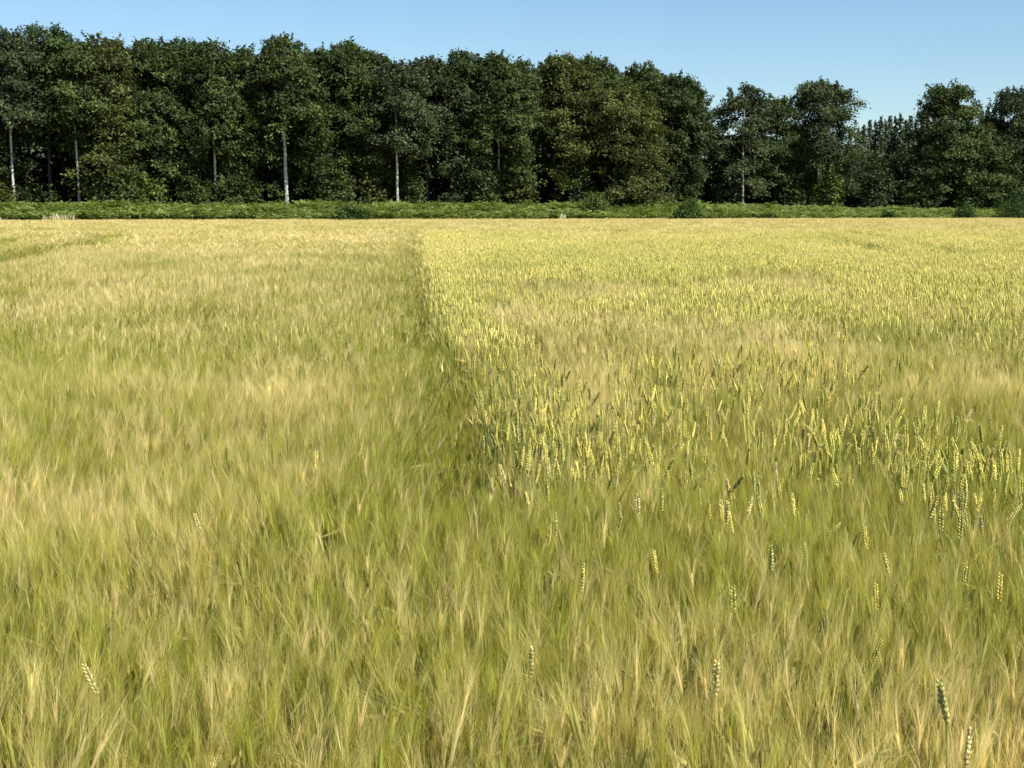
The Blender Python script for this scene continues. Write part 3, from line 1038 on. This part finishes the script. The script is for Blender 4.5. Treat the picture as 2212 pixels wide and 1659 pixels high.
# spruces far behind the gap on the right
def spruce(rng, h, R, col):
    g = Geo()
    cents, outs = [], []
    z = 0.6
    while z < h - 0.2:
        f = 1 - z / h
        r = R * f ** 0.75 + 0.10
        nb = int(5 + 6 * f)
        for _ in range(nb):
            phi = rng.uniform(0, 2 * math.pi)
            dv = np.array([math.cos(phi), math.sin(phi), 0])
            m = int(6 + 16 * f)
            u = rng.uniform(0.15, 1.0, m)
            rr = r * rng.uniform(0.7, 1.1)
            c = dv * (rr * u)[:, None] + np.array([0, 0, 1.0]) * (z + rng.normal(0, 0.15) - 0.38 * rr * u + 0.18 * rr * u * u)[:, None] + rng.normal(0, 0.10, (m, 3))
            cents.append(c)
            outs.append(np.tile(dv, (m, 1)))
        z += rng.uniform(0.16, 0.34)
    Cn, O = np.concatenate(cents), np.concatenate(outs)
    leaves(g, rng, Cn, 0.24, 0.6, O, col, 0.3)
    gt = Geo()
    zs = np.linspace(-0.2, h, 8)
    tube(gt, np.stack([0 * zs, 0 * zs, zs], -1), 0.18 * (1 - 0.95 * np.clip(zs / h, 0, 1)) + 0.01, 6)
    return g, gt


def build_spruces():
    rng = np.random.default_rng(9)
    forms = []
    for k in range(4):
        g, gt = spruce(rng, 16.0, 3.3, np.array((0.085, 0.105, 0.055)) * (0.85 + 0.12 * k))  # needle colour lightened: the haze of distance is painted into it
        forms.append((g.mesh("crown", M_leaf), gt.mesh("trunk", M_bark_dark)))
    tops = [(1826, 292), (1843, 280), (1855, 272), (1868, 262), (1880, 266), (1890, 256), (1902, 262), (1911, 253), (1922, 257), (1933, 250), (1944, 262), (1954, 253), (1966, 264), (1978, 254), (1990, 246), (2004, 252), (2106, 244), (2118, 234), (2132, 228), (2146, 238)]
    for i, (px, top) in enumerate(tops):
        d = at_edge(px, 246 + rng.uniform(0, 14))
        x = px_x(px, d)
        gz = float(ground_z(x, d))
        h = px_top(top, d) - gz
        cm, tm = forms[i % 4]
        lab = "narrow dark spruce among the pointed row behind the gap at the right" if i < 16 else "pointed spruce between the two ragged beeches at the right end"
        root = empty("spruce_tree", (x, d, gz), lab, "tree", "spruces behind the gap" if i < 16 else "spruces between the last beeches", rng.uniform(0, 6.28))
        root.scale = (1.0, 1.0, h / 16.0)
        for nm, me in (("trunk", tm), ("crown", cm)):
            c = bpy.data.objects.new(nm, me)
            c.parent = root
            C.objects.link(c)


build_spruces()


# ------------------------------------------------------------------ shrubs and young growth at the foot of the wood, bushes on the bank
def shrub(rng, w, h, col, n_clump, per, size):
    g = Geo()
    cents, outs = [], []
    for _ in range(n_clump):
        a = rng.uniform(0, 2 * math.pi)
        el = math.asin(rng.uniform(-0.05, 1.0))
        rr = rng.uniform(0.55, 1.0)
        dv = np.array([math.cos(a) * math.cos(el), math.sin(a) * math.cos(el), math.sin(el)])
        c = dv * np.array([w, w, h]) * rr * rng.uniform(0.85, 1.1)
        m = int(per * rng.uniform(0.6, 1.4))
        s = min(w, h) * 0.16
        off = rng.normal(0, 1, (m, 3)) * np.array([s * 1.2, s * 1.2, s * 0.6])
        cents.append(c + off)
        outs.append(np.tile(dv, (m, 1)))
    Cn, O = np.concatenate(cents), np.concatenate(outs)
    ok = Cn[:, 2] > 0.03
    leaves(g, rng, Cn[ok], size, 0.7, O[ok], col, 0.4)
    gs = Geo()
    for _ in range(7):
        a = rng.uniform(0, 2 * math.pi)
        dv = np.array([math.cos(a) * w * 0.7, math.sin(a) * w * 0.7, h * rng.uniform(0.6, 0.9)])
        tube(gs, [(0, 0, -0.1), dv * np.array([0.35, 0.35, 0.55]), dv], np.array([0.03, 0.02, 0.006]) * (0.5 + h * 0.3), 5)
    return g, gs


SHRUBS = [
    # px, top y, distance, half width, colour, name, label
    (330, 372, 217, 2.6, LIME, "young_tree", "pale green bushy young tree at the foot of the wood, left part"),
    (255, 330, 217, 3.4, BEECH, "young_tree", "layered young beech with drooping sprays right of the black hollow"),
    (18, 395, 217, 2.0, OLIVE, "young_tree", "small olive bush at the foot of the wood, far left"),
    (112, 398, 218, 1.6, DEEP, "young_tree", "low dark sapling inside the black hollow"),
    (520, 345, 218, 2.8, BEECH, "young_tree", "young beech between the short pale trunk and the thick white trunk"),
    (425, 380, 217, 2.4, BEECH, "young_tree", "low young beech left of the short pale trunk"),
    (720, 340, 218, 3.2, BEECH, "young_tree", "wide young beech right of the thick white trunk"),
    (800, 350, 218, 2.6, OLIVE, "young_tree", "young beech reaching the left side of the slim white trunk"),
    (900, 385, 217, 1.6, BEECH, "young_tree", "small bush with level sprays right of the slim white trunk"),
    (1050, 370, 217, 2.4, BEECH, "young_tree", "young beech left of the central thin trunk's foot"),
    (1125, 355, 217, 2.2, OLIVE, "young_tree", "green young beech right of the central thin trunk's foot"),
    (1250, 350, 218, 2.6, DEEP, "young_tree", "dark young growth left under the wide rounded beech"),
    (1390, 395, 216, 2.0, GREY, "young_tree", "greyish low shrub under the right of the wide rounded beech"),
    (1560, 345, 222, 2.6, GREY, "young_tree", "dull grey green shrub left of the airy beech's trunk"),
    (1700, 360, 221, 2.6, BEECH, "young_tree", "low dark beech growth left of the forked trunk"),
    (1785, 350, 217, 2.3, LIME, "young_tree", "yellow green young tree in front of the forked trunk"),
    (1890, 345, 224, 3.4, GREY, "young_tree", "round dull green shrub in front of the spruces"),
    (1965, 375, 220, 2.2, BEECH, "young_tree", "green young tree between the round shrub and the ragged beech"),
    (2080, 330, 217, 2.8, BEECH, "young_tree", "mid green young tree right of the ragged double topped beech"),
    (2160, 300, 217, 3.4, DEEP, "young_tree", "dark leafy young beech above the big bush at the right end"),
    (765, 435, 194.0, 2.3, (0.046, 0.080, 0.017), "field_bush", "low dark bush on the field edge left of centre"),
    (1482, 424, 197.0, 2.4, (0.060, 0.10, 0.02), "field_bush", "tall bush growing out of the barley edge right of centre"),
    (1282, 415, 208, 2.3, (0.11, 0.15, 0.034), "field_bush", "light green bush in the bracken below the wide rounded beech"),
    (1916, 450, 199.0, 1.5, (0.046, 0.080, 0.017), "field_bush", "small bush on the barley edge below the spruces"),
    (2078, 441, 198.0, 2.0, (0.046, 0.080, 0.017), "field_bush", "middle sized bush on the barley edge at the right"),
    (2185, 426, 198.0, 3.4, (0.046, 0.080, 0.017), "field_bush", "big dark green bush on the barley edge at the right end"),
    (525, 455, 203.5, 1.2, (0.046, 0.080, 0.017), "field_bush", "small bush on the field edge in the left half"),
    (430, 452, 205, 1.0, (0.046, 0.080, 0.017), "field_bush", "little tuft of brambles left of the small left bush"),
    (1660, 462, 201.5, 0.7, (0.05, 0.085, 0.024), "field_bush", "tiny dark tuft in the barley edge left of the forked beech"),
]


def build_shrubs():
    for i, (px, top, d, w, col, name, lab) in enumerate(SHRUBS):
        rng = np.random.default_rng(700 + i)
        d = at_edge(px, d)
        x = px_x(px, d)
        gz = float(ground_z(x, d))
        h = px_top(top, d) - gz
        young = name == "young_tree"
        root = empty(name, (x, d, gz), lab, "tree" if young else "bush", "young trees at the foot of the wood" if young else "bushes on the bank")
        g, gs = shrub(rng, w, h, col, int(14 + 9 * w * max(h, 1.5)) if young else int(30 + 18 * w * h), 16, 0.27 if young else 0.17)
        gs.obj("stem", M_bark_dark, root, True)
        g.obj("foliage", M_leaf, root)


build_shrubs()


# ------------------------------------------------------------------ the mass of the wood behind the edge, the bracken, dry grass
def build_woodland():
    rng = np.random.default_rng(40)
    sil_x = [-300, -100, 60, 130, 230, 400, 500, 650, 800, 920, 1000, 1140, 1280, 1400, 1470, 1500, 1530, 1580, 1700, 1830, 1900, 2000, 2100, 2212, 2500]
    sil_y = [120, 110, 110, 105, 110, 112, 132, 118, 140, 190, 142, 150, 150, 172, 195, 262, 300, 292, 300, 320, 330, 320, 300, 290, 290]
    g = Geo()
    for d0 in (231, 238, 246, 256, 268, 282):
        for px in np.arange(-420, 2650, 62.0):
            p = px + rng.uniform(-22, 22)
            d = at_edge(p, d0 + rng.uniform(-3, 3))
            x = px_x(p, d)
            gz = float(ground_z(x, d))
            h = (px_top(float(np.interp(p, sil_x, sil_y)), d) - gz) * rng.uniform(0.92, 1.0)
            R = min(5.0, 0.3 * h) * d / 219
            low = 1300 if d0 > 275 else 700 if d0 > 240 else 260
            n = int(44 * h) + low
            u = rng.random(n)
            u[:low] *= 7.0 / h
            ph = rng.uniform(0, 2 * math.pi, n)
            e = np.sqrt(np.clip(1 - ((u - 0.4) / 0.62) ** 2, 0.03, 1))
            r = R * e * rng.uniform(0.3, 1.1, n)
            Cn = np.stack([x + r * np.cos(ph), d + r * np.sin(ph), gz + h * u], -1)
            out = np.stack([np.cos(ph), np.sin(ph), 0 * ph], -1)
            kp = hollow_keep(rng, Cn, 0, 0, 0, 1.0)
            Cn, out = Cn[kp], out[kp]
            leaves(g, rng, Cn, 0.50, 0.7, out, np.array((0.040, 0.060, 0.019)) * rng.uniform(0.8, 1.15), 0.3)
            zs = np.linspace(-0.2, h * 0.8, 4)
            tube(g, np.stack([x + 0 * zs, d + 0 * zs, gz + zs], -1), 0.28 * (1 - 0.7 * zs.clip(0) / h), 5, (0.07, 0.065, 0.055))
    o = g.obj("woodland", M_leaf)
    tag(o, "dense dark beech wood behind the trees of its edge", "woodland", kind="stuff")


build_woodland()


def build_bracken():
    rng = np.random.default_rng(61)
    A, Bc = np.array((0.165, 0.23, 0.046)), np.array((0.32, 0.37, 0.10))
    protos = []
    for k in range(8):
        g = Geo()
        for _ in range(int(rng.integers(6, 9))):            # fronds arching from one root
            phi = rng.uniform(0, 2 * math.pi)
            o = np.array([math.cos(phi), math.sin(phi), 0])
            sd = np.array([-o[1], o[0], 0])
            ln = rng.uniform(0.7, 1.15)
            t = np.linspace(0, 1, 7)
            P = o * (ln * 0.75 * t ** 1.4)[:, None] + np.array([0, 0, 1.0]) * (ln * (1.5 * t - 0.75 * t * t))[:, None]
            c = rng.uniform(0.75, 1.3)
            ribbon(g, P, np.full(7, 0.008), sd, c * A, c * Bc)
            for q in range(2, 7):                            # pinnae on both sides
                for s in (-1, 1):
                    b = P[q]
                    w = 0.34 * ln * (1.15 - t[q])
                    e = b + sd * s * w + o * 0.10 + np.array([0, 0, -0.10 * w + rng.normal(0, 0.03)])
                    ribbon(g, [b, (b + e) / 2 + np.array([0, 0, 0.03]), e], np.array([0.055, 0.06, 0.008]), o + np.array([0, 0, 0.3]), c * rng.uniform(0.8, 1.2) * A, c * Bc)
        protos.append(proto(g, "bracken_root", M_fern))
    xs = np.arange(-100, 116, 0.55)
    ys = np.arange(203.0, 219.0, 0.62)
    X, Y = np.meshgrid(xs, ys)
    P = np.stack([X.ravel(), Y.ravel()], -1) + rng.uniform(-0.35, 0.35, (X.size, 2))
    x, y = P[:, 0], P[:, 1]                             # y: distance behind the slanted edge line
    front = 203.0 + 1.6 * N1(x * 0.3, x * 0 + 3) + 0.5 * N2(x * 1.1, x * 0)
    keep = (y > front) & (rng.random(len(P)) < 0.93) & (N2(x * 0.28 + 4, y * 0.5) > 0.13)
    x, y = x[keep], y[keep]
    n = len(x)
    ys_ = y
    sc = (1.15 + 0.85 * N3(x * 0.25, y * 0.25) + 0.8 * (N1(x * 0.9, y * 0.9) - 0.35) + rng.normal(0, 0.10, n)) * np.where(y > 214, 0.95, 1.0) * (1.0 - 0.2 * fade(30, 55, x))
    tint = np.clip(0.15 + 0.9 * (N4(x * 0.5, y * 0.7) - 0.42) + rng.normal(0, 0.15, n), 0, 1)
    y = y + SLANT * x
    o = scatter("bracken", protos, np.stack([x, y, ground_z(x, y)], -1), np.stack([rng.normal(0, .08, n), rng.normal(0, .08, n), rng.uniform(0, 6.28, n)], -1),
                np.ones((n, 3)) * sc[:, None], tint, rng.integers(0, 8, n))
    tag(o, "band of bright green bracken along the bank between field and wood", "bracken", kind="stuff")


build_bracken()


def build_dry_grass():
    """pale tufts of dead grass in the bracken and along the field edge"""
    rng = np.random.default_rng(62)
    g = Geo()
    spots = [(135, 460, 34, 1.9, 0.5), (1213, 459, 9, 0.45, 0.4), (5, 465, 8, 0.8, 0.4), (2130, 468, 14, 1.0, 0.4)]
    for px, py, n, w, dpt in spots:
        d = at_edge(px, 202.9)
        cx = px_x(px, d)
        top = px_top(py, d)
        for _ in range(n * 4):
            x, y = cx + rng.uniform(-w, w), d + rng.normal(0, dpt)
            z0 = float(ground_z(x, y))
            zt = top - rng.uniform(0.0, 0.55)
            f = rng.uniform(0, math.pi)
            k = rng.uniform(0.7, 1.1)
            ribbon(g, [(x, y, z0), (x + rng.normal(0, .1), y, (z0 + zt) / 2), (x + rng.normal(0, .25), y + rng.normal(0, .2), zt)], [0.03, 0.06, 0.03], (math.cos(f), math.sin(f), 0.2), k * np.array((0.66, 0.62, 0.36)))
    o = g.obj("dry_grass", M_wheat_single)
    tag(o, "pale tufts of dead grass showing in the bracken at the field edge", "grass", kind="stuff")


build_dry_grass()
